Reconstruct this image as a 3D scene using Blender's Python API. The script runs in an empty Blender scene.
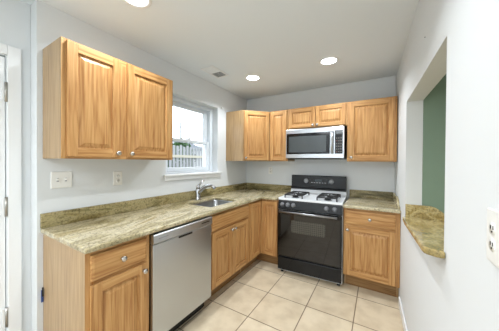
import bpy, bmesh, math, random
from mathutils import Vector, Matrix
random.seed(7)
S = bpy.context.scene
COL = S.collection

# ------------------------------------------------------------------ camera
f_px, cx, cy, th, H, pit, rol = 213.76, 251.48, 163.54, .5323, 1.3748, -.0084, .0072
F0 = Vector((-math.sin(th), math.cos(th), 0)); R0 = Vector((math.cos(th), math.sin(th), 0)); U0 = Vector((0, 0, 1))
F1 = F0*math.cos(pit)+U0*math.sin(pit); U1 = U0*math.cos(pit)-F0*math.sin(pit)
RR = R0*math.cos(rol)+U1*math.sin(rol); UU = U1*math.cos(rol)-R0*math.sin(rol)
cam = bpy.data.cameras.new('camera'); co = bpy.data.objects.new('camera', cam); COL.objects.link(co)
cam.sensor_width = 36; cam.sensor_fit = 'HORIZONTAL'; cam.lens = 36*f_px/499
cam.shift_x = -(cx-249.5)/499; cam.shift_y = (cy-165.5)/499; cam.clip_start = .02
M3 = Matrix((RR, UU, -F1)).transposed()
co.matrix_world = Matrix.Translation((0, 0, H)) @ M3.to_4x4()
S.camera = co

# ------------------------------------------------------------------ world, light, exposure
S.view_settings.view_transform = 'Standard'; S.view_settings.look = 'None'
S.view_settings.gamma = 1; S.view_settings.use_curve_mapping = False
S.view_settings.exposure = 0.52
w = bpy.data.worlds.new('sky'); S.world = w; w.use_nodes = True
bg = w.node_tree.nodes['Background']; bg.inputs[0].default_value = (.88, .94, 1, 1); bg.inputs[1].default_value = 2.8

def area(name, loc, rot, sx, sy, power, color):
    l = bpy.data.lights.new(name, 'AREA'); l.shape = 'RECTANGLE'; l.size = sx; l.size_y = sy; l.energy = power; l.color = color
    o = bpy.data.objects.new(name, l); COL.objects.link(o); o.location = loc; o.rotation_euler = rot
    return o
CAN_W = 9.5; CAN_C = (.92, .96, 1)
area('dining_fill_light', (2.2, .3, 2.38), (0, 0, 0), .5, .5, 24, (1, .97, .92))  # added soft fill, stands in for the dining room's unseen lighting
area('front_room_fill_light', (-1.0, -1.75, 2.40), (0, 0, 0), 1.4, 1.2, 52, (.92, .96, 1))  # large unseen fill added behind the camera to even out the light
XL, YB, XR, HC = -1.951, 3.14, .184, 2.44
def RX(y): return .200+.027*(2.6-y)

# ------------------------------------------------------------------ material helpers
def srgb(r, g, b):
    f = lambda c: (c/255/12.92 if c/255 <= .04045 else ((c/255+.055)/1.055)**2.4)
    return (f(r), f(g), f(b), 1)
def mat(name, col, rough=.5, metal=0, spec=.5, **kw):
    m = bpy.data.materials.new(name); m.use_nodes = True
    b = m.node_tree.nodes['Principled BSDF']
    b.inputs['Base Color'].default_value = col; b.inputs['Roughness'].default_value = rough
    b.inputs['Metallic'].default_value = metal; b.inputs['Specular IOR Level'].default_value = spec
    for k, v in kw.items(): b.inputs[k.replace('_', ' ')].default_value = v
    return m
def N(m, t, **kw):
    n = m.node_tree.nodes.new(t)
    for k, v in kw.items():
        if hasattr(n, k): setattr(n, k, v)
    return n
def L(m, a, b): m.node_tree.links.new(a, b)
def coords(m, scale=(1, 1, 1), rot=(0, 0, 0), rand=True):
    tc = N(m, 'ShaderNodeTexCoord'); mp = N(m, 'ShaderNodeMapping')
    mp.inputs['Scale'].default_value = scale; mp.inputs['Rotation'].default_value = rot
    if rand:
        oi = N(m, 'ShaderNodeObjectInfo'); ad = N(m, 'ShaderNodeVectorMath', operation='MULTIPLY_ADD')
        L(m, oi.outputs['Random'], ad.inputs[0]); ad.inputs[1].default_value = (7, 11, 5); L(m, tc.outputs['Object'], ad.inputs[2])
        L(m, ad.outputs[0], mp.inputs['Vector'])
    else: L(m, tc.outputs['Object'], mp.inputs['Vector'])
    return mp.outputs[0]
def ramp(m, fac, stops):
    r = N(m, 'ShaderNodeValToRGB'); e = r.color_ramp.elements
    while len(e) < len(stops): e.new(.5)
    for i, (p, c) in enumerate(stops): e[i].position = p; e[i].color = c
    L(m, fac, r.inputs[0]); return r.outputs[0]
def mixc(m, fac, a, b, mode='MIX'):
    x = N(m, 'ShaderNodeMix', data_type='RGBA', blend_type=mode)
    if isinstance(fac, float): x.inputs[0].default_value = fac
    else: L(m, fac, x.inputs[0])
    for i, s in ((6, a), (7, b)):
        if isinstance(s, tuple): x.inputs[i].default_value = s
        else: L(m, s, x.inputs[i])
    return x.outputs[2]
def bump(m, h, strength, dist=.001):
    b = N(m, 'ShaderNodeBump'); b.inputs['Strength'].default_value = strength; b.inputs['Distance'].default_value = dist
    L(m, h, b.inputs['Height']); L(m, b.outputs[0], m.node_tree.nodes['Principled BSDF'].inputs['Normal'])

def oak(name, horizontal=False, tone=1.0, pale=False):
    m = mat(name, (1, 1, 1, 1), .44, spec=.35)
    v = coords(m, (3, 75, 75) if horizontal else (75, 75, 3))
    wv = N(m, 'ShaderNodeTexNoise'); wv.inputs['Scale'].default_value = 1.0; wv.inputs['Detail'].default_value = 4; wv.inputs['Distortion'].default_value = .3
    L(m, v, wv.inputs['Vector'])
    v2 = coords(m, (.7, 8, 8) if horizontal else (8, 8, .7))
    n2 = N(m, 'ShaderNodeTexNoise'); n2.inputs['Scale'].default_value = 1.2; n2.inputs['Detail'].default_value = 1; L(m, v2, n2.inputs['Vector'])
    mul = N(m, 'ShaderNodeMath', operation='MULTIPLY'); mul.inputs[1].default_value = 50; L(m, n2.outputs[0], mul.inputs[0])
    sn = N(m, 'ShaderNodeMath', operation='SINE'); L(m, mul.outputs[0], sn.inputs[0])
    k = tone
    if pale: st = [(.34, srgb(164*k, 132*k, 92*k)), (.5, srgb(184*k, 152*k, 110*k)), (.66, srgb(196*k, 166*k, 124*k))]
    else: st = [(.34, srgb(160*k, 112*k, 64*k)), (.5, srgb(184*k, 139*k, 87*k)), (.66, srgb(196*k, 154*k, 101*k))]
    c1 = ramp(m, wv.outputs[0], st)
    c2 = ramp(m, sn.outputs[0], [(0, (1.04, 1.04, 1.04, 1)), (.45, (1, 1, 1, 1)), (1, (.80, .72, .60, 1))])
    L(m, mixc(m, .25 if pale else .5, c1, c2, 'MULTIPLY'), m.node_tree.nodes['Principled BSDF'].inputs['Base Color'])
    bump(m, wv.outputs[0], .12)
    return m
OAK = oak('honey_oak_upright'); OAKH = oak('honey_oak_level', True)
SIDE = oak('oak_veneer_side_shaded', False, .93, True); SIDE.node_tree.nodes['Principled BSDF'].inputs['Roughness'].default_value = .28  # pale veneer, its colour also dulled for the weaker light on side panels

def granite(name, ang, dark=1.0, stops=None):
    m = mat(name, (1, 1, 1, 1), .16, spec=.45)
    v = coords(m, (1, 1, 1), (0, 0, ang), rand=False)
    mp = N(m, 'ShaderNodeMapping'); mp.inputs['Scale'].default_value = (1.7, 6, 8); L(m, v, mp.inputs['Vector'])
    big = N(m, 'ShaderNodeTexNoise'); big.inputs['Scale'].default_value = 1.2; big.inputs['Detail'].default_value = 7; big.inputs['Roughness'].default_value = .6; big.inputs['Distortion'].default_value = 1.0; L(m, mp.outputs[0], big.inputs['Vector'])
    fine = N(m, 'ShaderNodeTexNoise'); fine.inputs['Scale'].default_value = 75; fine.inputs['Detail'].default_value = 5; fine.inputs['Roughness'].default_value = .7; L(m, v, fine.inputs['Vector'])
    d = dark
    st = stops or [(.34, (136, 126, 92)), (.44, (162, 151, 118)), (.53, (190, 181, 154)), (.60, (174, 162, 128)), (.70, (152, 136, 94))]
    base = ramp(m, big.outputs[0], [(p_, srgb(c_[0]*d, c_[1]*d, c_[2]*d)) for p_, c_ in st])
    spk = ramp(m, fine.outputs[0], [(.36, (.34, .31, .26, 1)), (.48, (1, 1, 1, 1)), (.64, (1.3, 1.27, 1.2, 1))])
    L(m, mixc(m, .8, base, spk, 'MULTIPLY'), m.node_tree.nodes['Principled BSDF'].inputs['Base Color'])
    return m
SPST = [(.34, (84, 78, 50)), (.45, (124, 114, 76)), (.53, (164, 152, 112)), (.60, (132, 118, 76)), (.70, (104, 90, 52))]  # same stone as the slabs, colours darkened for the less-lit upright faces
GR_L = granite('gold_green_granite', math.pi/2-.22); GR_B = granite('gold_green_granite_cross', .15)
SPL_L = granite('granite_splash_shaded', math.pi/2, 1, SPST); SPL_B = granite('granite_splash_shaded_cross', 0, 1, SPST)
GR_BAR = granite('gold_green_granite_ledge', math.pi/2, 1, [(.34, (140, 124, 78)), (.45, (170, 152, 104)), (.53, (196, 182, 138)), (.60, (176, 158, 108)), (.70, (148, 126, 74))])

def wallm(name, col):
    m = mat(name, col, .65, spec=.3)
    v = coords(m, rand=False); n = N(m, 'ShaderNodeTexNoise'); n.inputs['Scale'].default_value = 180; L(m, v, n.inputs['Vector'])
    bump(m, n.outputs[0], .05); return m
WALL = wallm('painted_wall', srgb(223, 227, 229)); CEIL = wallm('painted_ceiling', srgb(230, 237, 242))
GREEN = wallm('sage_green_paint', srgb(130, 152, 134)); TRIM = mat('white_trim_paint', srgb(236, 238, 239), .35)
VINYL = mat('white_vinyl', srgb(225, 232, 238), .3)
PLATE = mat('white_plate_plastic', srgb(238, 238, 234), .3)
SLOT = mat('dark_slot', srgb(60, 58, 56), .6)

def tiles():
    m = mat('beige_floor_tile', (1, 1, 1, 1), .3)
    tc = N(m, 'ShaderNodeTexCoord'); mp = N(m, 'ShaderNodeMapping'); mp.inputs['Location'].default_value = (.165+.406*30, -2.02+.406*30, 0)
    L(m, tc.outputs['Object'], mp.inputs['Vector'])
    br = N(m, 'ShaderNodeTexBrick'); br.offset = 0; br.squash = 1
    br.inputs['Scale'].default_value = 1; br.inputs['Brick Width'].default_value = .406; br.inputs['Row Height'].default_value = .406
    br.inputs['Mortar Size'].default_value = .0045; br.inputs['Mortar Smooth'].default_value = .2
    br.inputs['Color1'].default_value = srgb(216, 203, 180); br.inputs['Color2'].default_value = srgb(208, 194, 170); br.inputs['Mortar'].default_value = srgb(120, 104, 86)
    L(m, mp.outputs[0], br.inputs['Vector'])
    n = N(m, 'ShaderNodeTexNoise'); n.inputs['Scale'].default_value = 7; n.inputs['Detail'].default_value = 6; L(m, tc.outputs['Object'], n.inputs['Vector'])
    c = ramp(m, n.outputs[0], [(.32, (.84, .80, .74, 1)), (.6, (1.04, 1.03, 1.0, 1))])
    L(m, mixc(m, .9, br.outputs['Color'], c, 'MULTIPLY'), m.node_tree.nodes['Principled BSDF'].inputs['Base Color'])
    inv = N(m, 'ShaderNodeMath', operation='SUBTRACT'); inv.inputs[0].default_value = 1; L(m, br.outputs['Fac'], inv.inputs[1])
    bump(m, inv.outputs[0], .5, .003)
    return m
TILE = tiles()

def steel(name, col=(.62, .62, .62, 1), rough=.28, along=(1, 1, 60)):
    return mat(name, col, rough, 1)
STEEL = steel('brushed_stainless', (.52, .55, .58, 1), .3, (1, 1, 1)); NICKEL = mat('satin_nickel', (.52, .5, .47, 1), .25, 1)
CHROME = mat('chrome', (.5, .51, .53, 1), .2, 1); BRONZE = mat('aged_nickel', (.4, .38, .35, 1), .3, 1)
BLACKG = mat('black_gloss_enamel', srgb(14, 14, 15), .08, spec=.3); BLACKP = mat('black_plastic', srgb(18, 20, 22), .3, spec=.3)
GLASSB = mat('dark_oven_glass', srgb(24, 19, 15), .04, spec=.5); IRON = mat('cast_iron', srgb(30, 30, 31), .55)
WHITE = mat('white_enamel', srgb(232, 236, 240), .18); GREYB = mat('grey_marking', srgb(150, 152, 155), .4)
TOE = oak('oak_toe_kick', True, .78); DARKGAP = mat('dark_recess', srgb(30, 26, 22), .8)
TAPE = mat('blue_tape', srgb(52, 78, 140), .6)

# ------------------------------------------------------------------ mesh helpers
class MB:
    def __init__(s): s.bm = bmesh.new(); s.mats = []
    def mi(s, m):
        if m not in s.mats: s.mats.append(m)
        return s.mats.index(m)
    def faces(s, vs, fs, m, M=None, smooth=False):
        bv = [s.bm.verts.new((M @ Vector(v)) if M else v) for v in vs]; k = s.mi(m)
        for f in fs:
            fc = s.bm.faces.new([bv[i] for i in f]); fc.material_index = k; fc.smooth = smooth
        return s
    def box(s, x0, x1, y0, y1, z0, z1, m, M=None):
        v = [(x, y, z) for z in (z0, z1) for y in (y0, y1) for x in (x0, x1)]
        return s.faces(v, [(0, 2, 3, 1), (4, 5, 7, 6), (0, 1, 5, 4), (2, 6, 7, 3), (0, 4, 6, 2), (1, 3, 7, 5)], m, M)
    def prism(s, pts, z0, z1, m, M=None):        # pts counter-clockwise in xy
        n = len(pts); v = [(x, y, z0) for x, y in pts]+[(x, y, z1) for x, y in pts]
        fs = [tuple(range(n))[::-1], tuple(range(n, 2*n))]+[(i, (i+1) % n, n+(i+1) % n, n+i) for i in range(n)]
        return s.faces(v, fs, m, M)
    def lathe(s, prof, m, M=None, n=24, caps=True):   # prof: (r, z)
        v = []; fs = []
        for r, z in prof:
            for i in range(n): a = 2*math.pi*i/n; v.append((r*math.cos(a), r*math.sin(a), z))
        for j in range(len(prof)-1):
            for i in range(n): fs.append((j*n+i, j*n+(i+1) % n, (j+1)*n+(i+1) % n, (j+1)*n+i))
        if caps: fs.append(tuple(range(n))[::-1]); fs.append(tuple((len(prof)-1)*n+i for i in range(n)))
        return s.faces(v, fs, m, M, True)
    def tube(s, pts, r, m, n=10, M=None):
        pts = [Vector(p) for p in pts]; rs = r if isinstance(r, (list, tuple)) else [r]*len(pts)
        v = []; up = None
        for i, p in enumerate(pts):
            t = (pts[min(i+1, len(pts)-1)]-pts[max(i-1, 0)]).normalized()
            if up is None: up = t.orthogonal().normalized()
            up = (up-t*up.dot(t)).normalized(); sd = t.cross(up)
            for k in range(n): a = 2*math.pi*k/n; v.append(tuple(p+(up*math.cos(a)+sd*math.sin(a))*rs[i]))
        fs = [(j*n+i, j*n+(i+1) % n, (j+1)*n+(i+1) % n, (j+1)*n+i) for j in range(len(pts)-1) for i in range(n)]
        fs += [tuple(range(n))[::-1], tuple((len(pts)-1)*n+i for i in range(n))]
        return s.faces(v, fs, m, M, True)
    def build(s, name, parent=None, bevel=0, seg=2, loc=None, rz=0):
        bmesh.ops.recalc_face_normals(s.bm, faces=s.bm.faces)
        me = bpy.data.meshes.new(name); s.bm.to_mesh(me); s.bm.free()
        for m in s.mats: me.materials.append(m)
        o = bpy.data.objects.new(name, me); COL.objects.link(o)
        if parent: o.parent = parent
        if loc: o.location = loc
        if rz: o.rotation_euler = (0, 0, rz)
        if bevel:
            b = o.modifiers.new('bevel', 'BEVEL'); b.width = bevel; b.segments = seg; b.limit_method = 'ANGLE'; b.angle_limit = math.radians(40)
            b.harden_normals = False
        return o
def tag(o, label, cat, group=None):
    o['label'] = label; o['category'] = cat
    if group: o['group'] = group
    return o
def thing(name, label, cat, loc=(0, 0, 0), rz=0, group=None):
    o = bpy.data.objects.new(name, None); COL.objects.link(o); o.location = loc; o.rotation_euler = (0, 0, rz); o.empty_display_size = .1
    return tag(o, label, cat, group)
def struct(o): o['kind'] = 'structure'; return o
def sempty(name): o = bpy.data.objects.new(name, None); COL.objects.link(o); return struct(o)
R90 = math.pi/2
RXm = lambda a: Matrix.Rotation(a, 4, 'X')
T = Matrix.Translation

# ------------------------------------------------------------------ setting
YN = -2.6                      # the room stays open behind the photographer
XD = -2.063                    # wall that holds the door
fl = MB(); fl.box(-2.3, 3.7, YN, YB+.15, -.12, 0, TILE); struct(fl.build('floor'))
# ceiling with round holes for the can lights
CANS = [(-1.372, .82), (-.452, 2.352), (-1.372, 2.352), (-.452, .82)]
cl = MB(); hs = .15; rc = .078
xs = sorted({-2.3, 3.7}|{round(c[0]+d, 4) for c in CANS for d in (-hs, hs)}); ys = sorted({YN, YB+.15}|{round(c[1]+d, 4) for c in CANS for d in (-hs, hs)})
for i in range(len(xs)-1):
    for j in range(len(ys)-1):
        mx, my = (xs[i]+xs[i+1])/2, (ys[j]+ys[j+1])/2
        hit = [c for c in CANS if abs(c[0]-mx) < .1 and abs(c[1]-my) < .1]
        if not hit: cl.faces([(xs[i], ys[j], HC), (xs[i+1], ys[j], HC), (xs[i+1], ys[j+1], HC), (xs[i], ys[j+1], HC)], [(0, 3, 2, 1)], CEIL)
        else:
            c = hit[0]; n = 32; v = []
            for k in range(n):
                a = 2*math.pi*k/n; q = 1/max(abs(math.cos(a)), abs(math.sin(a))); ux, uy = math.cos(a)*q, math.sin(a)*q
                v.append((c[0]+ux*(xs[i+1]-xs[i])/2, c[1]+uy*(ys[j+1]-ys[j])/2, HC))
            for k in range(n): a = 2*math.pi*k/n; v.append((c[0]+rc*math.cos(a), c[1]+rc*math.sin(a), HC))
            cl.faces(v, [(k, n+k, n+(k+1) % n, (k+1) % n) for k in range(n)], CEIL)
cl.box(-2.3, 3.7, YN, YB+.15, HC+.16, HC+.2, CEIL)
bmesh.ops.remove_doubles(cl.bm, verts=cl.bm.verts, dist=.0005)
struct(cl.build('ceiling'))
# left wall with window opening
WY0, WY1, WZ0, WZ1 = 1.505, 2.365, 1.230, 2.13; XO = -2.24
wl = MB()
wl.box(XO, XL, .50, WY0, 0, HC, WALL); wl.box(XO, XL, WY1, YB+.15, 0, HC, WALL)
wl.box(XO, XL, WY0, WY1, 0, WZ0-.022, WALL); wl.box(XO, XL, WY0, WY1, WZ1, HC, WALL)
struct(wl.build('wall_left'))
wb = MB(); wb.box(XL, RX(YB)-.002, YB, YB+.15, 0, HC, WALL); struct(wb.build('wall_back'))
# wall that holds the door, nearer to the camera and set further left
DY0, DY1, DZ = -.43, .385, 2.045
wd = MB(); wd.box(XO, XD, DY1, .499, 0, HC, WALL); wd.box(XO, XD, YN, DY0, 0, HC, WALL); wd.box(XO, XD, DY0, DY1, DZ, HC, WALL)
struct(wd.build('wall_front_left'))
# right wall with the pass-through opening
OY0, OY1 = 1.156, 2.25; WT = .113
OZ1 = 1.895
wr = MB()
def rw(y0, y1, z0, z1, m=WALL, x0=0., x1=WT):
    wr.prism([(RX(y0)+x0, y0), (RX(y0)+x1, y0), (RX(y1)+x1, y1), (RX(y1)+x0, y1)], z0, z1, m)
rw(YN, OY0, 0, HC); struct(wr.build('wall_right')); wr = MB(); rw(OY1, YB+.15, 0, HC); struct(wr.build('wall_right_far')); wr = MB(); rw(OY0, OY1, OZ1, HC); struct(wr.build('wall_right_header'))
wr2 = MB()
LZ = lambda y: .882+(OY1-y)*.104/(OY1-OY0)      # top of the low wall under the ledge
y0, y1 = OY0, OY1
vs = [(RX(y0), y0, 0), (RX(y0)+WT, y0, 0), (RX(y1)+WT, y1, 0), (RX(y1), y1, 0), (RX(y0), y0, LZ(y0)), (RX(y0)+WT, y0, LZ(y0)), (RX(y1)+WT, y1, LZ(y1)), (RX(y1), y1, LZ(y1))]
wr2.faces(vs, [(0, 3, 2, 1), (4, 5, 6, 7), (0, 1, 5, 4), (1, 2, 6, 5), (2, 3, 7, 6), (3, 0, 4, 7)], WALL)
struct(wr2.build('wall_pass_through'))
wg = MB(); wg.box(RX(OY1)+WT+.002, 3.6, OY1, OY1+.12, 0, HC, GREEN); wg.box(3.6, 3.7, YN, OY1+.12, 0, HC, GREEN); struct(wg.build('wall_dining'))
wn = MB(); wn.box(XO-.1, 3.7, YN-.12, YN-.001, 0, HC, WALL); struct(wn.build('wall_near'))
# baseboards
bb = MB(); y1 = 2.50
bb.prism([(RX(YN)-.013, YN), (RX(YN)-.0005, YN), (RX(y1)-.0005, y1), (RX(y1)-.013, y1)], 0.001, .085, TRIM); struct(bb.build('baseboard_right', bevel=.004))
# door, casing, hinges
d1 = sempty('door_1'); d1.location = (XD, DY0, 0)
dm = MB(); W = DY1-DY0-.006
for a, b, c, d in ((0, .11, 0, DZ-.01), (W-.11, W, 0, DZ-.01), (.11, W-.11, 0, .22), (.11, W-.11, .95, 1.1), (.11, W-.11, DZ-.13, DZ-.01), (W/2-.05, W/2+.05, .22, .95), (W/2-.05, W/2+.05, 1.1, DZ-.13)):
    dm.box(-.045, -.008, a+.003, b+.003, c+.005, d, TRIM)
dm.box(-.038, -.016, .1, W-.1, .2, DZ-.1, TRIM)
dm.build('door_leaf', d1, bevel=.002)
for z in (1.81, 1.075, .36):
    h = MB(); h.box(-.006, .0075, W-.012, W+.03, z-.055, z+.055, TRIM)
    h.tube([(.012, W+.004, z-.062), (.012, W+.004, z+.062)], .0075, BRONZE)
    h.build('hinge', d1)
kb = MB(); kb.lathe([(.025, 0), (.025, .006), (.01, .01), (.01, .03), (.026, .045), (.026, .06), (.01, .07)], NICKEL, T((-.008, .07, .95)) @ Matrix.Rotation(R90, 4, 'Y')); kb.build('door_knob', d1)
tr = MB()
for y0_, y1_, z0_, z1_ in ((DY1+.004, DY1+.066, .001, DZ+.066), (DY0-.066, DY0-.004, .001, DZ+.066), (DY0-.004, DY1+.004, DZ+.004, DZ+.066)):
    tr.box(XD+.001, XD+.016, y0_, y1_, z0_, z1_, TRIM)
struct(tr.build('trim_1', bevel=.003))

# window
w1 = sempty('window_1'); w1.location = (0, 0, 0)
wf = MB(); XF0, XF1 = -2.15, -2.045
GY0, GY1 = WY0+.002, WY1-.002; J = .055
wf.box(XF0, XF1, GY0, GY0+J, WZ0, WZ1-.002, VINYL); wf.box(XF0, XF1, GY1-J, GY1, WZ0, WZ1-.002, VINYL)
wf.box(XF0, XF1, GY0+J, GY1-J, WZ1-.045, WZ1-.002, VINYL); wf.box(XF0, XF1, GY0+J, GY1-J, WZ0, WZ0+.02, VINYL)
wf.build('window_frame', w1, bevel=.004)
def sash(name, x0, x1, z0, z1, st, bot, top):
    s = MB(); a, b = GY0+J+.001, GY1-J-.001
    s.box(x0, x1, a, a+st, z0, z1, VINYL); s.box(x0, x1, b-st, b, z0, z1, VINYL)
    s.box(x0, x1, a+st, b-st, z0, z0+bot, VINYL); s.box(x0, x1, a+st, b-st, z1-top, z1, VINYL)
    o = s.build(name, w1, bevel=.004)
    g = MB(); g.box((x0+x1)/2-.002, (x0+x1)/2+.002, a+st-.003, b-st+.003, z0+bot-.003, z1-top+.003, GLASS); g.build('glass_pane', o)
GLASS = mat('window_glass', (1, 1, 1, 1), 0, Transmission_Weight=1.0, IOR=1.01)
sash('upper_sash', -2.135, -2.10, 1.61, WZ1-.046, .06, .04, .045)
sash('lower_sash', -2.095, -2.06, WZ0+.021, 1.650, .05, .05, .035)
sl = MB(); sl.box(XF0, XL+.0008, GY0, GY1, WZ0-.021, WZ0-.001, TRIM); sl.box(XL+.001, XL+.036, 1.47, 2.435, WZ0-.021, WZ0-.001, TRIM); sl.build('window_sill', w1, bevel=.004)
ap = MB(); ap.box(XL+.001, XL+.018, 1.48, 2.425, WZ0-.068, WZ0-.022, TRIM); ap.build('apron', w1, bevel=.004)
lk = MB(); lk.box(-2.085, -2.062, 1.90, 1.96, 1.651, 1.665, VINYL); lk.tube([(-2.07, 1.93, 1.668), (-2.05, 1.955, 1.670)], .005, VINYL); lk.build('sash_lock', w1)

# ------------------------------------------------------------------ cabinet parts
def door(parent, x, z, wd_, h, hz=False, knob=None, st=.055, name='door', y=0):
    """raised-panel front in the cabinet's own frame: x width, -y outward"""
    t = .019; b = MB(); 
    if hz:   # slab drawer front with an eased edge
        prof = [(0, 0), (0, -.011), (.004, -.015), (.010, -.017), (.016, -t)]
        vs = []; fs = []
        for i, d in prof: vs += [(i, d, i), (wd_-i, d, i), (wd_-i, d, h-i), (i, d, h-i)]
        for j in range(len(prof)-1):
            for k in range(4): fs.append((j*4+k, j*4+(k+1) % 4, j*4+4+(k+1) % 4, j*4+4+k))
        fs.append((0, 3, 2, 1)); q = (len(prof)-1)*4; fs.append((q, q+1, q+2, q+3))
        b.faces(vs, fs, OAKH)
    else:
        b.box(0, st, -t, 0, 0, h, OAK); b.box(wd_-st, wd_, -t, 0, 0, h, OAK)
        b.box(st, wd_-st, -t+.0006, -.0006, 0, st, OAKH); b.box(st, wd_-st, -t+.0006, -.0006, h-st, h, OAKH)
        prof = [(st-.004, -.014), (st+.002, -.0055), (st+.008, -.0055), (st+.032, -.0155), (st+.035, -.0168)]
        vs = []; fs = []
        for i, d in prof: vs += [(i, d, i), (wd_-i, d, i), (wd_-i, d, h-i), (i, d, h-i)]
        for j in range(len(prof)-1):
            for k in range(4): fs.append((j*4+k, j*4+(k+1) % 4, j*4+4+(k+1) % 4, j*4+4+k))
        q = (len(prof)-1)*4; fs.append((q, q+1, q+2, q+3)); b.faces(vs, fs, OAK)
        b.box(st-.003, wd_-st+.003, -.005, -.001, st-.003, h-st+.003, OAK)
    o = b.build(name, parent, bevel=.0015, loc=(x, y, z))
    if knob:
        k = MB(); k.lathe([(.010, 0), (.007, .003), (.006, .012), (.0155, .018), (.017, .024), (.014, .029), (.004, .031)], NICKEL, T((knob[0], -t, knob[1])) @ RXm(R90), 18)
        k.build('knob', o)
    return o
def base_body(parent, wd_, dp, label=None, open_top=True):
    b = MB(); hh = .884; p = .018; K = .15
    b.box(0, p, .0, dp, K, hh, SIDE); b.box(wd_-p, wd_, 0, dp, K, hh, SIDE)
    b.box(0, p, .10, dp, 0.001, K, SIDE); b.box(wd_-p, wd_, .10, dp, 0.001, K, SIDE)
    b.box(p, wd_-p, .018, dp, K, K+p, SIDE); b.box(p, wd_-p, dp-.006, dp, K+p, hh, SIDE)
    o = b.build('carcass', parent, bevel=.001)
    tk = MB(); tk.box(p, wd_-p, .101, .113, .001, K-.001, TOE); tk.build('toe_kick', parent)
    return o
def frame(parent, wd_, z0, z1, cuts=(), st=.04, mid=False):
    b = MB(); y0, y1 = 0.0002, .018
    b.box(.0005, st, y0-.0004, y1, z0, z1, OAK); b.box(wd_-st, wd_-.0005, y0-.0004, y1, z0, z1, OAK)
    b.box(st, wd_-st, y0, y1, z0, z0+st, OAKH); b.box(st, wd_-st, y0, y1, z1-st, z1, OAKH)
    for c in cuts: b.box(st, wd_-st, y0, y1, c-.02, c+.02, OAKH)
    if mid: mm = wd_/2 if mid is True else mid; mh = .02 if mid is True else .035; b.box(mm-mh, mm+mh, y0, y1, z0+st, z1-st, OAK)
    return b.build('face_frame', parent)
def upper_body(parent, wd_, dp, z0, z1):
    b = MB(); p = .016
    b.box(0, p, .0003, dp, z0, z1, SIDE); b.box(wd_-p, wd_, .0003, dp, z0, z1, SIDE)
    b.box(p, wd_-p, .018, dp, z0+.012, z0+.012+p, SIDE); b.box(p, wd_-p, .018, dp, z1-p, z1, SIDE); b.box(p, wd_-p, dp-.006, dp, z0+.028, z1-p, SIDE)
    return b.build('carcass', parent, bevel=.001)

XFB = XL+.61; DPB = .607
# base: end cabinet (drawer over door)
c = thing('base_cabinet', 'oak base cabinet with drawer over door, left of the dishwasher', 'cabinet', (XFB, .53, 0), R90)
W_ = .375; base_body(c, W_, DPB); frame(c, W_, .15, .884, (.70,))
door(c, .022, .715, .327, .145, True, (.1635, .0725), name='drawer_front'); door(c, .022, .163, .327, .53, knob=(.300, .49))
# sink base
c = thing('sink_base_cabinet', 'oak sink base cabinet with a plain false front over two doors, right of the dishwasher', 'cabinet', (XFB, 1.513, 0), R90)
W_ = .700; base_body(c, W_, DPB); frame(c, W_, .15, .884, (.70,))
door(c, .022, .715, W_-.044, .145, True, name='false_front'); dw = (W_-.044-.006)/2
door(c, .022, .163, dw, .53, knob=(dw-.028, .495)); door(c, .022+dw+.006, .163, dw, .53, knob=(.028, .495))
# corner base (L shaped)
c = thing('corner_base_cabinet', 'corner oak base cabinet with two narrow doors meeting at the inner corner', 'cabinet', (0, 0, 0))
YFB = YB-.61
p = [(XL+.003, 2.2155), (XFB, 2.2155), (XFB, YFB), (-1.096, YFB), (-1.096, YB-.003), (XL+.003, YB-.003)]
b = MB(); b.prism(p, .15, .884, OAK); b.build('carcass', c, bevel=.001)
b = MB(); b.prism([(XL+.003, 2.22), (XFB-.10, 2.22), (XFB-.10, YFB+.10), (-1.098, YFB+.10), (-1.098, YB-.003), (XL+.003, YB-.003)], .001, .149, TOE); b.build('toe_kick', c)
e = door(c, 0, 0, .275, .697, st=.05); e.location = (XFB+.0005, 2.232, .163); e.rotation_euler = (0, 0, R90)
e = door(c, 0, 0, .225, .697, st=.05); e.location = (XFB+.021, YFB-.0005, .163)
# right base
c = thing('base_cabinet', 'oak base cabinet with one drawer over one door between the stove and the right wall', 'cabinet', (-.313, YFB, 0))
W_ = .513; base_body(c, W_, DPB); frame(c, W_, .15, .884, (.70,))
door(c, .015, .715, .460, .145, True, (.235, .0725), name='drawer_front'); door(c, .015, .163, .460, .53, knob=(.028, .49))

# uppers
ZB, ZT = 1.386, 2.109; DU = .303
c = thing('wall_cabinet', 'large two-door oak wall cabinet on the left wall, left of the window', 'cabinet', (XL+.305, .528, 0), R90)
W_ = .815; ZT += .012; upper_body(c, W_, DU-.001, ZB, ZT); frame(c, W_, ZB, ZT, mid=.365)
door(c, .024, ZB+.014, .318, ZT-ZB-.028, knob=(.292, .030)); door(c, .388, ZB+.014, .404, ZT-ZB-.028, knob=(.026, .030))
ZT -= .012
# diagonal corner
c = thing('corner_wall_cabinet', 'oak wall cabinet with one angled door set across the far corner', 'cabinet', (0, 0, 0))
dq = .585
p = [(XL+.002, YB-dq), (XL+.305, YB-dq), (XL+dq, YB-.305), (XL+dq, YB-.002), (XL+.002, YB-.002)]
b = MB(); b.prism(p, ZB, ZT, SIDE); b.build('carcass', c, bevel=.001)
ln = math.hypot(dq-.305, dq-.305)
e = door(c, 0, 0, ln-.02, ZT-ZB-.028, knob=(.028, .03)); e.rotation_euler = (0, 0, math.pi/4); e.location = (XL+.305+.01*.707+.0005, YB-dq+.01*.707-.0005, ZB+.014)
X0 = XL+dq+.001; YFU = YB-.305
c = thing('wall_cabinet', 'narrow single-door oak wall cabinet between the angled corner cabinet and the microwave', 'cabinet', (X0, YFU, 0))
W_ = -1.082-X0; upper_body(c, W_, DU, ZB, ZT); frame(c, W_, ZB, ZT)
door(c, .016, ZB+.014, W_-.032, ZT-ZB-.028)
c = thing('wall_cabinet', 'short oak wall cabinet with two small doors directly above the microwave', 'cabinet', (-1.081, YFU, 0))
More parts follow.
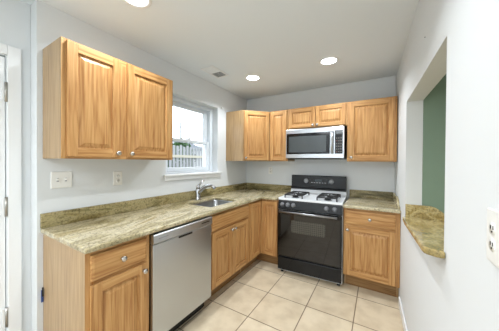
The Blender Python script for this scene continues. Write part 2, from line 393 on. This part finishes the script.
W_ = .759; ZM = 1.826; upper_body(c, W_, DU, ZM, ZT); frame(c, W_, ZM, ZT, mid=True, st=.03)
dw = .358; door(c, .016, ZM+.012, dw, ZT-ZM-.026, knob=(dw-.022, .022), st=.045); door(c, W_-.016-dw, ZM+.012, dw, ZT-ZM-.026, knob=(.022, .022), st=.045)
c = thing('wall_cabinet', 'wide single-door oak wall cabinet at the right of the microwave, against the right wall', 'cabinet', (-.321, YFU, 0))
W_ = .504; upper_body(c, W_, DU, ZB, ZT); frame(c, W_, ZB, ZT)
door(c, .022, ZB+.014, .456, ZT-ZB-.028, knob=(.028, .035))

# ------------------------------------------------------------------ countertops
XE, YE = XL+.65, YB-.65
ZC0, ZC1 = .885, .915
SX0, SX1, SY0, SY1 = -1.80, -1.435, 1.64, 2.14
c = thing('countertop', 'L-shaped gold-green granite countertop running along the left wall to the stove', 'countertop', (0, 0, 0))
b = MB()
# slab with sink cut-out, as a ring of quads
def rectpts(): return
xg = [XL+.001, SX0, SX1, XE]; yg = [.515, SY0, SY1, 2.40]
for i in range(3):
    for j in range(3):
        if i == 1 and j == 1: continue
        for z in (ZC0, ZC1): b.faces([(xg[i], yg[j], z), (xg[i+1], yg[j], z), (xg[i+1], yg[j+1], z), (xg[i], yg[j+1], z)], [(0, 1, 2, 3)], GR_L)
for z in (ZC0, ZC1):
    b.faces([(xg[0], 2.40, z), (xg[1], 2.40, z), (xg[2], 2.40, z), (xg[3], 2.40, z), (XE, YE, z), (-1.096, YE, z), (-1.096, YB-.001, z), (xg[0], YB-.001, z)], [(0, 1, 2, 3, 4, 5, 6, 7)], GR_L)
bmesh.ops.remove_doubles(b.bm, verts=b.bm.verts, dist=.0002)
low = {}
ed = [e_ for e_ in b.bm.edges if len(e_.link_faces) == 1 and e_.verts[0].co.z > .9]
vm = {(round(v_.co.x, 3), round(v_.co.y, 3)): v_ for v_ in b.bm.verts if v_.co.z < .9}
for e_ in ed:
    a, d = e_.verts; b.bm.faces.new([a, d, vm[(round(d.co.x, 3), round(d.co.y, 3))], vm[(round(a.co.x, 3), round(a.co.y, 3))]])
b.build('slab', c, bevel=.007, seg=3)
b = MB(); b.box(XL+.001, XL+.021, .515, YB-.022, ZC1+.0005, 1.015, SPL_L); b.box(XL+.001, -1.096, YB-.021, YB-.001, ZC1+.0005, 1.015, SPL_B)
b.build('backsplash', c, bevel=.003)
c = thing('countertop', 'short gold-green granite countertop between the stove and the right wall', 'countertop', (0, 0, 0))
b = MB(); b.prism([(-.317, YE), (RX(YE)-.002, YE), (RX(YB)-.002, YB-.001), (-.317, YB-.001)], ZC0, ZC1, GR_B); b.build('slab', c, bevel=.007, seg=3)
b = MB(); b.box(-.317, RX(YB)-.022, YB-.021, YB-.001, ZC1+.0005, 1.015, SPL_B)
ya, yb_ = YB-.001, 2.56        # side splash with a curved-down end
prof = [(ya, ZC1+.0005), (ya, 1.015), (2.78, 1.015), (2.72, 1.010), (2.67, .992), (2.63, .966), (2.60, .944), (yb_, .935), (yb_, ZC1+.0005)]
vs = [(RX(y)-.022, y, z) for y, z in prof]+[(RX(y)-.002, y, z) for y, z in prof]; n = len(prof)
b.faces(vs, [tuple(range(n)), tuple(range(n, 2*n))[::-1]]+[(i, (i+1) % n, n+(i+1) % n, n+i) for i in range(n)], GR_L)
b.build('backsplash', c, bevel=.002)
# ledge in the pass-through
c = thing('pass_through_ledge', 'gold-green granite ledge lying on the low wall of the pass-through opening on the right', 'countertop', (0, 0, 0))
top = lambda y: LZ(y)+.032
out = [(OY0-.034, .012), (OY0-.030, .030), (OY0-.006, .060), (OY0+.012, .066), (OY0+.05, .066), (OY1-.3, .040), (OY1-.06, .024), (OY1-.002, .014)]
pts = [(RX(OY0)-.0015, OY0-.034)]+[(RX(y)-o_, y) for y, o_ in out]+[(RX(OY1)+.0, OY1-.002), (RX(OY1)+.62, OY1-.002), (RX(OY0)+.62, OY0+.002), (RX(OY0)+.0, OY0+.002)]
pts = pts[::-1]
n = len(pts); vs = [(x, y, LZ(y)+.002) for x, y in pts]+[(x, y, top(y)) for x, y in pts]
b = MB(); b.faces(vs, [tuple(range(n))[::-1], tuple(range(n, 2*n))]+[(i, (i+1) % n, n+(i+1) % n, n+i) for i in range(n)], GR_BAR)
b.build('slab', c, bevel=.008, seg=3)
b = MB(); x0 = RX(OY1)+.001; x1 = x0+.20; z0 = top(OY1)+.001
prof = [(x0, z0), (x0, z0+.108), (x1-.03, z0+.108), (x1+.0, z0+.098), (x1+.03, z0+.076), (x1+.06, z0+.05), (x1+.10, z0+.036), (x1+.14, z0+.03), (x1+.14, z0)]
n = len(prof); vs = [(x, OY1-.022, z) for x, z in prof]+[(x, OY1-.002, z) for x, z in prof]
b.faces(vs, [tuple(range(n)), tuple(range(n, 2*n))[::-1]]+[(i, (i+1) % n, n+(i+1) % n, n+i) for i in range(n)], GR_BAR)
b.build('backsplash', c, bevel=.002)

# ------------------------------------------------------------------ sink and faucet
c = thing('sink', 'undermounted stainless steel sink bowl below the window', 'sink', (0, 0, 0))
def rr(x0, x1, y0, y1, r, n=5):
    o = []
    for cx_, cy_, a0 in ((x1-r, y1-r, 0), (x0+r, y1-r, 90), (x0+r, y0+r, 180), (x1-r, y0+r, 270)):
        for k in range(n): a = math.radians(a0+90*k/(n-1)); o.append((cx_+r*math.cos(a), cy_+r*math.sin(a)))
    return o
b = MB(); rings = []
for ins, z, r in ((-.012, .8835, .05), (.006, .8835, .05), (.010, .875, .05), (.022, .74, .06), (.045, .722, .06)):
    rings.append([(x, y, z) for x, y in rr(SX0+ins, SX1-ins, SY0+ins, SY1-ins, r)])
rings.append([(x, y, .718) for x, y in rr(-1.66, -1.575, 1.85, 1.93, .039)])
m_ = len(rings[0]); vs = [q for r_ in rings for q in r_]
b.faces(vs, [(j*m_+i, j*m_+(i+1) % m_, (j+1)*m_+(i+1) % m_, (j+1)*m_+i) for j in range(5) for i in range(m_)]+[tuple(5*m_+i for i in range(m_))], mat('sink_steel', (.36, .37, .38, 1), .3, 1), smooth=True)
o = b.build('bowl', c); sd = o.modifiers.new('thickness', 'SOLIDIFY'); sd.thickness = .0015; sd.offset = -1
b = MB(); b.lathe([(.038, .7195), (.038, .7225), (.028, .7235), (.026, .7205)], CHROME, T((-1.6175, 1.89, 0))); b.build('drain', c)

c = thing('faucet', 'silver single-lever kitchen faucet behind the sink', 'faucet', (-1.868, 1.90, ZC1)); c.scale = (1.22, 1.22, 1.15)
b = MB(); b.lathe([(.034, .001), (.034, .006), (.027, .012), (.024, .03), (.024, .10), (.020, .115)], CHROME); b.build('base', c)
b = MB(); b.tube([(.0, 0, .055), (.03, .005, .095), (.065, .01, .128), (.105, .016, .147), (.145, .022, .150), (.175, .027, .142), (.193, .030, .125)], [.020, .021, .020, .018, .017, .017, .015], CHROME, 12); b.build('spout', c)
b = MB(); b.tube([(0, 0, .112), (.0, .0, .135), (.01, .004, .150)], [.021, .019, .012], CHROME, 12); b.tube([(.004, 0, .142), (.030, .012, .178), (.052, .022, .202)], [.010, .010, .012], CHROME); b.build('lever', c)

# ------------------------------------------------------------------ dishwasher
c = thing('dishwasher', 'stainless steel dishwasher set under the left counter beside the near end cabinet', 'dishwasher', (XFB, .909, 0), R90)
W_ = .600
b = MB(); b.box(.004, W_-.004, .0, .57, .105, .872, BLACKP); b.box(.012, W_-.012, .06, .56, .001, .105, BLACKP); b.build('tub', c)
b = MB(); b.box(.002, W_-.002, -.032, -.001, .128, .800, STEEL); b.build('door', c, bevel=.004)
b = MB()
prof = [(-.001, .803), (-.034, .803), (-.040, .812), (-.040, .862), (-.034, .870), (-.001, .874)]
vs = [(x, y, z) for x in (.002, W_-.002) for y, z in prof]; n = len(prof)
b.faces(vs, [tuple(range(n)), tuple(range(n, 2*n))[::-1]]+[(i, (i+1) % n, n+(i+1) % n, n+i) for i in range(n)], STEEL)
o = b.build('control_strip', c, bevel=.001)
b = MB(); b.box(.04, .12, -.0412, -.0395, .834, .840, GREYB); b.build('badge', o)
b = MB(); b.box(W_-.14, W_-.04, -.0412, -.0395, .834, .842, BLACKP); b.build('indicator', o)
b = MB(); b.box(.22, .36, -.0335, -.0318, .782, .797, DARKGAP); b.build('grip_recess', c)
b = MB(); b.box(.012, W_-.012, .045, .055, .02, .112, BLACKP); b.build('kick_plate', c)

# ------------------------------------------------------------------ range
RX0, RX1 = -1.060, -.318; RW = RX1-RX0; RY = 2.46
c = thing('gas_range', 'black and white freestanding gas stove with black backguard in the middle of the back wall', 'stove', (RX0, RY, 0), .045)
D_ = YB-RY-.022
b = MB(); b.box(0, RW, .03, D_, .03, .905, WHITE); b.build('body', c, bevel=.003)
b = MB()       # cooktop: rim, recessed deck, sloped riser at the back
b.box(0, RW, .012, .46, .906, .928, WHITE)
b.box(0, .02, .012, .46, .928, .934, WHITE); b.box(RW-.02, RW, .012, .46, .928, .934, WHITE)
pr = [(.46, .906), (.46, .930), (.51, .945), (.538, .99), (.600, .99), (.600, .906)]
vs = [(x, y, z) for x in (0, RW) for y, z in pr]; n = len(pr)
b.faces(vs, [tuple(range(n)), tuple(range(n, 2*n))[::-1]]+[(i, (i+1) % n, n+(i+1) % n, n+i) for i in range(n)], WHITE)
b.build('cooktop', c, bevel=.004)
b = MB()       # backguard
pr = [(.532, .992), (.510, .998), (.508, 1.012), (.532, 1.022), (.544, 1.18), (.550, 1.188), (.600, 1.188), (.600, .992)]
vs = [(x, y, z) for x in (.003, RW-.003) for y, z in pr]; n = len(pr)
b.faces(vs, [tuple(range(n)), tuple(range(n, 2*n))[::-1]]+[(i, (i+1) % n, n+(i+1) % n, n+i) for i in range(n)], BLACKP)
bgd = b.build('backguard', c, bevel=.004)
Mb = T((0, .532, 1.022)) @ RXm(-math.atan2(.012, .158))
DISP = mat('clock_display', srgb(30, 44, 46), .1); 
b = MB(); b.box(.26, .51, -.003, .004, .055, .125, BLACKG, Mb); b.build('clock_panel', bgd)
b = MB(); b.box(.34, .43, -.0045, -.0028, .085, .115, DISP, Mb); b.build('display', bgd)
for i in range(6):
    b = MB(); b.box(.285+i*.036, .307+i*.036, -.0045, -.0028, .064, .074, GREYB, Mb); b.build('button', bgd)
for x in (.215, .555):
    b = MB(); b.lathe([(.032, 0), (.032, .003), (.022, .006), (.021, .018), (.012, .021)], GREYB, Mb @ T((x, 0, .09)) @ RXm(R90)); b.build('dial', bgd)
# control panel front (slightly raked)
b = MB(); pr = [(.03, .795), (-.005, .795), (-.008, .805), (.008, .898), (.018, .905), (.03, .905)]
vs = [(x, y, z) for x in (.002, RW-.002) for y, z in pr]; n = len(pr)
b.faces(vs, [tuple(range(n)), tuple(range(n, 2*n))[::-1]]+[(i, (i+1) % n, n+(i+1) % n, n+i) for i in range(n)], BLACKP)
cp = b.build('control_panel', c, bevel=.003)
KW = mat('knob_grey', srgb(120, 122, 126), .3, .3)
for x in (.055, .125, .195, .575, .660):
    Mk = T((x, -.001, .853)) @ RXm(R90-.17)
    b = MB(); b.lathe([(.027, 0), (.027, .004), (.021, .008), (.018, .026), (.015, .029)], KW, Mk, 20); b.box(-.004, .004, -.018, .018, .026, .034, KW, Mk); b.build('burner_knob', cp)
# oven door
b = MB(); b.box(.004, RW-.004, -.012, .028, .222, .785, BLACKG); od = b.build('oven_door', c, bevel=.004)
b = MB(); b.box(.02, RW-.02, -.015, -.0125, .235, .745, GLASSB); gl = b.build('glass_front', od, bevel=.001)
def dots():
    m = mat('dotted_oven_screen', srgb(60, 56, 50), .15)
    v = coords(m, (1, 1, 1), rand=False); vo = N(m, 'ShaderNodeTexBrick'); vo.offset = 0
    vo.inputs['Scale'].default_value = 1; vo.inputs['Brick Width'].default_value = .022; vo.inputs['Row Height'].default_value = .022; vo.inputs['Mortar Size'].default_value = .003
    vo.inputs['Color1'].default_value = srgb(46, 46, 42); vo.inputs['Color2'].default_value = srgb(52, 50, 46); vo.inputs['Mortar'].default_value = srgb(76, 74, 66)
    mp = N(m, 'ShaderNodeMapping'); mp.inputs['Rotation'].default_value = (R90, 0, 0); L(m, v, mp.inputs['Vector']); L(m, mp.outputs[0], vo.inputs['Vector'])
    L(m, vo.outputs['Color'], m.node_tree.nodes['Principled BSDF'].inputs['Base Color']); return m
b = MB(); b.box(.175, .565, -.0158, -.0148, .53, .675, dots()); b.build('window_screen', gl)
b = MB(); b.tube([(.03, -.05, .772), (RW-.05, -.05, .772)], .013, steel('handle_satin', (.33, .34, .35, 1), .3), 12)
for x in (.06, RW-.08): b.tube([(x, -.010, .772), (x, -.05, .772)], .010, BLACKP)
b.build('handle', od)
b = MB(); b.box(.004, RW-.004, -.010, .028, .055, .212, BLACKG); b.box(.03, RW-.03, -.018, -.008, .196, .210, BLACKG); b.build('storage_drawer', c, bevel=.004)
for x in (.04, RW-.04):
    for y in (.06, .6):
        b = MB(); b.lathe([(.018, .001), (.018, .012), (.010, .014), (.010, .031)], BLACKP, T((x, y, 0)), 14); b.build('foot', c)
# burners and grates
for gx in (.175, .567):
    for gy in (.155, .335):
        b = MB(); b.lathe([(.052, .928), (.046, .932), (.036, .934), (.036, .942), (.042, .944), (.040, .950), (.01, .953)], BLACKP, T((gx, gy, 0))); b.build('burner', c)
    b = MB(); z = .966; hw, hd = .108, .178; cy_ = .245; r = .0075
    cs = [(gx-hw, cy_-hd), (gx+hw, cy_-hd), (gx+hw, cy_+hd), (gx-hw, cy_+hd)]
    for i in range(4): b.tube([cs[i]+(z,), cs[(i+1) % 4]+(z,)], r, IRON, 8)
    b.tube([(gx-hw, cy_, z), (gx+hw, cy_, z)], r, IRON, 8)
    for gy in (.155, .335):
        for a in range(4):
            dx, dy = ((1, 0), (0, 1), (-1, 0), (0, -1))[a]
            e_ = (gx+dx*hw, gy+dy*.088); b.tube([(e_[0], e_[1], z), (gx+dx*.03, gy+dy*.03, z+.006)], r, IRON, 8)
    for q in cs: b.tube([q+(z,), q+(.929,)], r, IRON, 8)
    b.build('grate', c)

# ------------------------------------------------------------------ microwave
c = thing('microwave', 'stainless over-the-range microwave with black glass door hung above the stove', 'microwave', (-1.079, 2.765, 1.418))
W_ = .738; Hh = .392; Dd = YB-2.765-.004
b = MB(); b.box(0, W_, .012, Dd, .004, Hh, BLACKP); b.build('body', c, bevel=.003)
b = MB(); b.box(0, W_, -.014, .011, .008, Hh, STEEL); fr_ = b.build('front_panel', c, bevel=.005)
b = MB(); b.box(.012, .575, -.0165, -.0142, .062, .335, BLACKG); dr = b.build('door_glass', c, bevel=.001)
SCR = mat('microwave_window_mesh', srgb(62, 68, 70), .3)
b = MB(); b.box(.045, .530, -.0175, -.0163, .085, .295, SCR); b.build('window', dr)
b = MB(); b.tube([(.602, -.045, .065), (.602, -.050, .20), (.602, -.045, .335)], .0145, STEEL, 12)
for z in (.085, .315): b.tube([(.600, -.0143, z), (.600, -.045, z)], .010, STEEL, 8)
b.build('handle', c)
b = MB(); b.box(.632, .720, -.0165, -.0142, .062, .345, BLACKG); cp = b.build('control_panel', c, bevel=.001)
b = MB(); b.box(.642, .715, -.0175, -.0163, .298, .328, DISP); b.build('display', cp)
BT = mat('button_print', srgb(120, 118, 114), .4); BTR = mat('red_button_print', srgb(120, 62, 56), .4)
for i in range(3):
    for j in range(6):
        b = MB(); x = .645+i*.025; z = .080+j*.033; b.box(x, x+.014, -.0173, -.0163, z, z+.010, BTR if (i == 0 and j in (0, 4)) else BT); b.build('button', cp)
b = MB(); b.box(.02, W_-.02, .02, .30, -.004, .003, BLACKP); b.box(.06, .16, .0, .05, -.006, .004, BLACKP); b.build('underside_vent', c)

# ------------------------------------------------------------------ plates and small wall things
def duplex(parent, x, z, M):
    for dz in (-.02, .02):
        b = MB(); b.lathe([(.016, 0), (.016, .002)], PLATE, M @ T((x, -.005, z+dz)) @ RXm(R90), 20)
        for dx in (-.006, .006): b.box(x+dx-.0012, x+dx+.0012, -.0082, -.0068, z+dz-.002, z+dz+.007, SLOT, M)
        b.box(x-.002, x+.002, -.0082, -.0068, z+dz-.010, z+dz-.006, SLOT, M)
        b.build('receptacle', parent)
I4 = Matrix.Identity(4)
c = thing('light_switch', 'white double light switch plate under the near end of the left wall cabinet', 'light switch', (XL+.0005, .629, 1.236), R90)
b = MB(); b.box(-.060, .060, -.006, 0, -.058, .058, PLATE); b.build('plate', c, bevel=.003)
for x in (-.023, .023):
    b = MB(); b.box(x-.006, x+.006, -.0068, -.0055, -.013, .013, GREYB); b.box(x-.005, x+.005, -.014, -.0066, -.004, .010, PLATE); b.build('toggle', c)
c = thing('wall_outlet', 'white electrical outlet on the left wall below the middle of the wall cabinet', 'outlet', (XL+.0005, 1.013, 1.222), R90)
b = MB(); b.box(-.038, .038, -.006, 0, -.060, .060, PLATE); b.build('plate', c, bevel=.003); duplex(c, 0, 0, I4)
c = thing('wall_outlet', 'white electrical outlet on the back wall under the narrow wall cabinet', 'outlet', (-1.49, YB-.0005, 1.235))
b = MB(); b.box(-.035, .035, -.006, 0, -.057, .057, PLATE); b.build('plate', c, bevel=.003); duplex(c, 0, 0, I4)
ya = .692; ang = math.atan(.027)
c = thing('wall_outlet', 'large white combination plate with outlets at the near right edge of the right wall', 'outlet', (RX(ya)-.0005, ya, 1.197), -R90+ang)
b = MB(); b.box(-.085, .085, -.007, 0, -.066, .066, PLATE); b.build('plate', c, bevel=.004)
for x in (-.052, 0, .052): duplex(c, x, 0, T((0, -.001, 0)))
b = MB(); b.lathe([(.005, 0), (.005, .012), (.009, .016), (.009, .02), (.003, .023)], PLATE, T((XL+.0005, 2.435, 2.146)) @ Matrix.Rotation(R90, 4, 'Y'), 14)
tag(b.build('curtain_hook'), 'tiny white curtain hook on the wall at the upper right of the window', 'hook')
b = MB(); b.lathe([(.003, 0), (.003, .004), (.001, .006)], GREYB, T((RX(1.55)-.0005, 1.55, 2.09)) @ Matrix.Rotation(-R90, 4, 'Y'), 10)
tag(b.build('wall_nail'), 'small nail head in the right wall above the pass-through opening', 'nail')
b = MB(); b.box(XL+.010, XL+.020, .517, .527, .42, .50, TAPE); b.box(XL+.020, XL+.026, .519, .526, .46, .52, DARKGAP)
tag(b.build('blue_cable_end'), 'blue strip poking out between the left wall and the near end cabinet', 'cable')

# ceiling vent
c = thing('ceiling_vent', 'white rectangular ceiling air vent with louvres near the left wall', 'vent', (-1.672, 1.975, HC-.001))
b = MB(); X, Y = .09, .155
for a in ((-X, -X+.022, -Y, Y), (X-.022, X, -Y, Y), (-X+.022, X-.022, -Y, -Y+.022), (-X+.022, X-.022, Y-.022, Y), (-X+.022, X-.022, -.006, .006)): b.box(*a, -.008, 0, TRIM)
b.build('frame', c, bevel=.002)
b = MB(); b.box(-X+.02, X-.02, -Y+.02, Y-.02, -.0015, -.0005, mat('vent_shadow_grey', srgb(160, 162, 164), .7)); b.build('backing', c)
for k in range(10):
    y = -Y+.036+k*.0272; s = -1 if y < 0 else 1
    b = MB(); b.box(-X+.023, X-.023, -.008, .008, -.0006, .0006, TRIM, T((0, y, -.0055)) @ RXm(s*.55)); b.build('louvre', c)

# can lights
BULB = mat('lamp_glow', (1, 1, 1, 1), .5); bn = BULB.node_tree.nodes['Principled BSDF']; bn.inputs['Emission Color'].default_value = (1, .93, .82, 1); bn.inputs['Emission Strength'].default_value = 2.2
def can():
    t = thing('recessed_light', 'x', 'ceiling light', (0, 0, HC), 0, 'recessed ceiling lights')
    b = MB(); b.lathe([(.070, .004), (.076, -.004), (.090, -.006), (.098, -.003), (.099, -.0005)], TRIM, n=32, caps=False); o = b.build('trim_ring', t)
    b = MB(); b.lathe([(.0715, .002), (.066, .05), (.060, .10), (.055, .12)], WHITE, n=32, caps=False)
    b.faces([(.055*math.cos(2*math.pi*k/32), .055*math.sin(2*math.pi*k/32), .12) for k in range(32)], [tuple(range(32))], WHITE); b.build('housing', t)
    b = MB(); b.lathe([(.012, .118), (.020, .105), (.040, .085), (.043, .072), (.036, .062), (.012, .056)], BULB, n=24); b.build('bulb', t)
    return t
c0 = can()
labs = ['round recessed ceiling light nearest the camera, cut by the top edge of the photo', 'round recessed ceiling light above the stove, right of the other far one', 'round recessed ceiling light beside the ceiling vent', 'round recessed ceiling light nearest the pass-through, above the top edge of the photo']
for i, (x, y) in enumerate(CANS):
    if i == 0: t = c0
    else:
        t = c0.copy(); COL.objects.link(t)
        for ch in c0.children:
            q = ch.copy(); COL.objects.link(q); q.parent = t
    t.location = (x, y, HC); t['label'] = labs[i]
for i, (x, y) in enumerate(CANS):
    l = bpy.data.lights.new('can_glow', 'AREA'); l.shape = 'DISK'; l.size = .07; l.energy = CAN_W; l.color = CAN_C
    o = bpy.data.objects.new('can_glow', l); COL.objects.link(o); o.location = (x, y, HC+.045)

# ------------------------------------------------------------------ outside
GRASS = mat('grass_ground', srgb(80, 86, 66), .9)
b = MB(); b.box(-60, 60, -60, 60, -.30, -.16, GRASS); struct(b.build('ground'))
FW = mat('weathered_fence_wood', srgb(142, 145, 148), .8); FD = mat('weathered_fence_rail', srgb(170, 166, 152), .8)
c = thing('picket_fence', 'weathered grey wooden fence outside the window', 'fence', (-6, 2.2, -.158))
for k in range(34):
    b = MB(); y = k*.15; h = 2.08+random.uniform(-.03, .03)
    b.prism([(y, 0), (y+.10, 0), (y+.10, h-.03), (y+.07, h), (y+.03, h), (y, h-.03)], 0, .02, FW, Matrix(((0, 0, 1, 0), (1, 0, 0, 0), (0, 1, 0, 0), (0, 0, 0, 1)))); b.build('picket', c)
for z in (.5, 1.66):
    b = MB(); b.box(.021, .06, -.02, 34*.15, z, z+.09, FD); b.build('rail', c)
LEAF = mat('leaf_green', srgb(60, 96, 48), .7)
def bush(name, label, loc, rad, n):
    t = thing(name, label, 'bush', loc)
    b = MB(); bt = MB()
    for i in range(n):
        a = random.uniform(0, 2*math.pi); u = random.uniform(-1, 1); r = random.uniform(.6, 1)**.5
        p = Vector((math.cos(a)*math.sqrt(1-u*u)*rad[0]*r, math.sin(a)*math.sqrt(1-u*u)*rad[1]*r, rad[2]*(1+u*r)+.72))
        M = T(p) @ Matrix.Rotation(random.uniform(0, 6), 4, 'Z') @ Matrix.Rotation(random.uniform(0, 6), 4, 'X')
        s = random.uniform(.05, .09)
        b.faces([(0, 0, 0), (s*.5, s, .01), (0, 2*s, 0), (-s*.5, s, .01)], [(0, 1, 2, 3)], LEAF, M)
    b.build('foliage', t); bt.tube([(0, 0, 0), (.03, 0, .8), (0, .04, 1.5)], [.05, .04, .02], FW); bt.build('trunk', t)
bush('leafy_bush', 'green leafy bush behind the fence at the left of the window', (-7.0, 6.1, -.158), (.5, .55, .84), 2200)
HW = mat('pale_siding', srgb(190, 192, 196), .8); RF = mat('grey_shingle', srgb(128, 134, 142), .9)
def house(label, loc, w_, d_, h_, rf):
    t = thing('neighbour_house', label, 'house', loc)
    b = MB(); b.box(0, d_, 0, w_, 0, h_, HW); b.build('wall', t)
    b = MB(); vs = [(-.4, -.4, h_), (d_+.4, -.4, h_), (d_+.4, w_+.4, h_), (-.4, w_+.4, h_), (-.4, w_/2, h_+rf), (d_+.4, w_/2, h_+rf)]
    b.faces(vs, [(0, 3, 2, 1), (0, 1, 5, 4), (2, 3, 4, 5), (1, 2, 5), (3, 0, 4)], RF); b.build('roof', t)
    for y in (w_*.25, w_*.65):
        b = MB(); b.box(d_+.001, d_+.03, y, y+.9, h_*.5, h_*.5+1.1, SLOT); b.build('window', t)
house('pale neighbouring house with a grey roof, far beyond the fence', (-34, 20, -.158), 9, 7, 3.4, 1.5)
house('second pale house further right beyond the fence', (-36, 33, -.158), 8, 7, 3.8, 1.4)
c = thing('utility_pole', 'thin utility pole with crossarm standing beyond the fence', 'pole', (-22, 19.2, -.158))
b = MB(); b.tube([(0, 0, 0), (0, 0, 6.6)], .10, FW); b.build('post', c)
b = MB(); b.box(-.05, .05, -.9, .9, 5.9, 6.02, FW); b.build('crossarm', c)
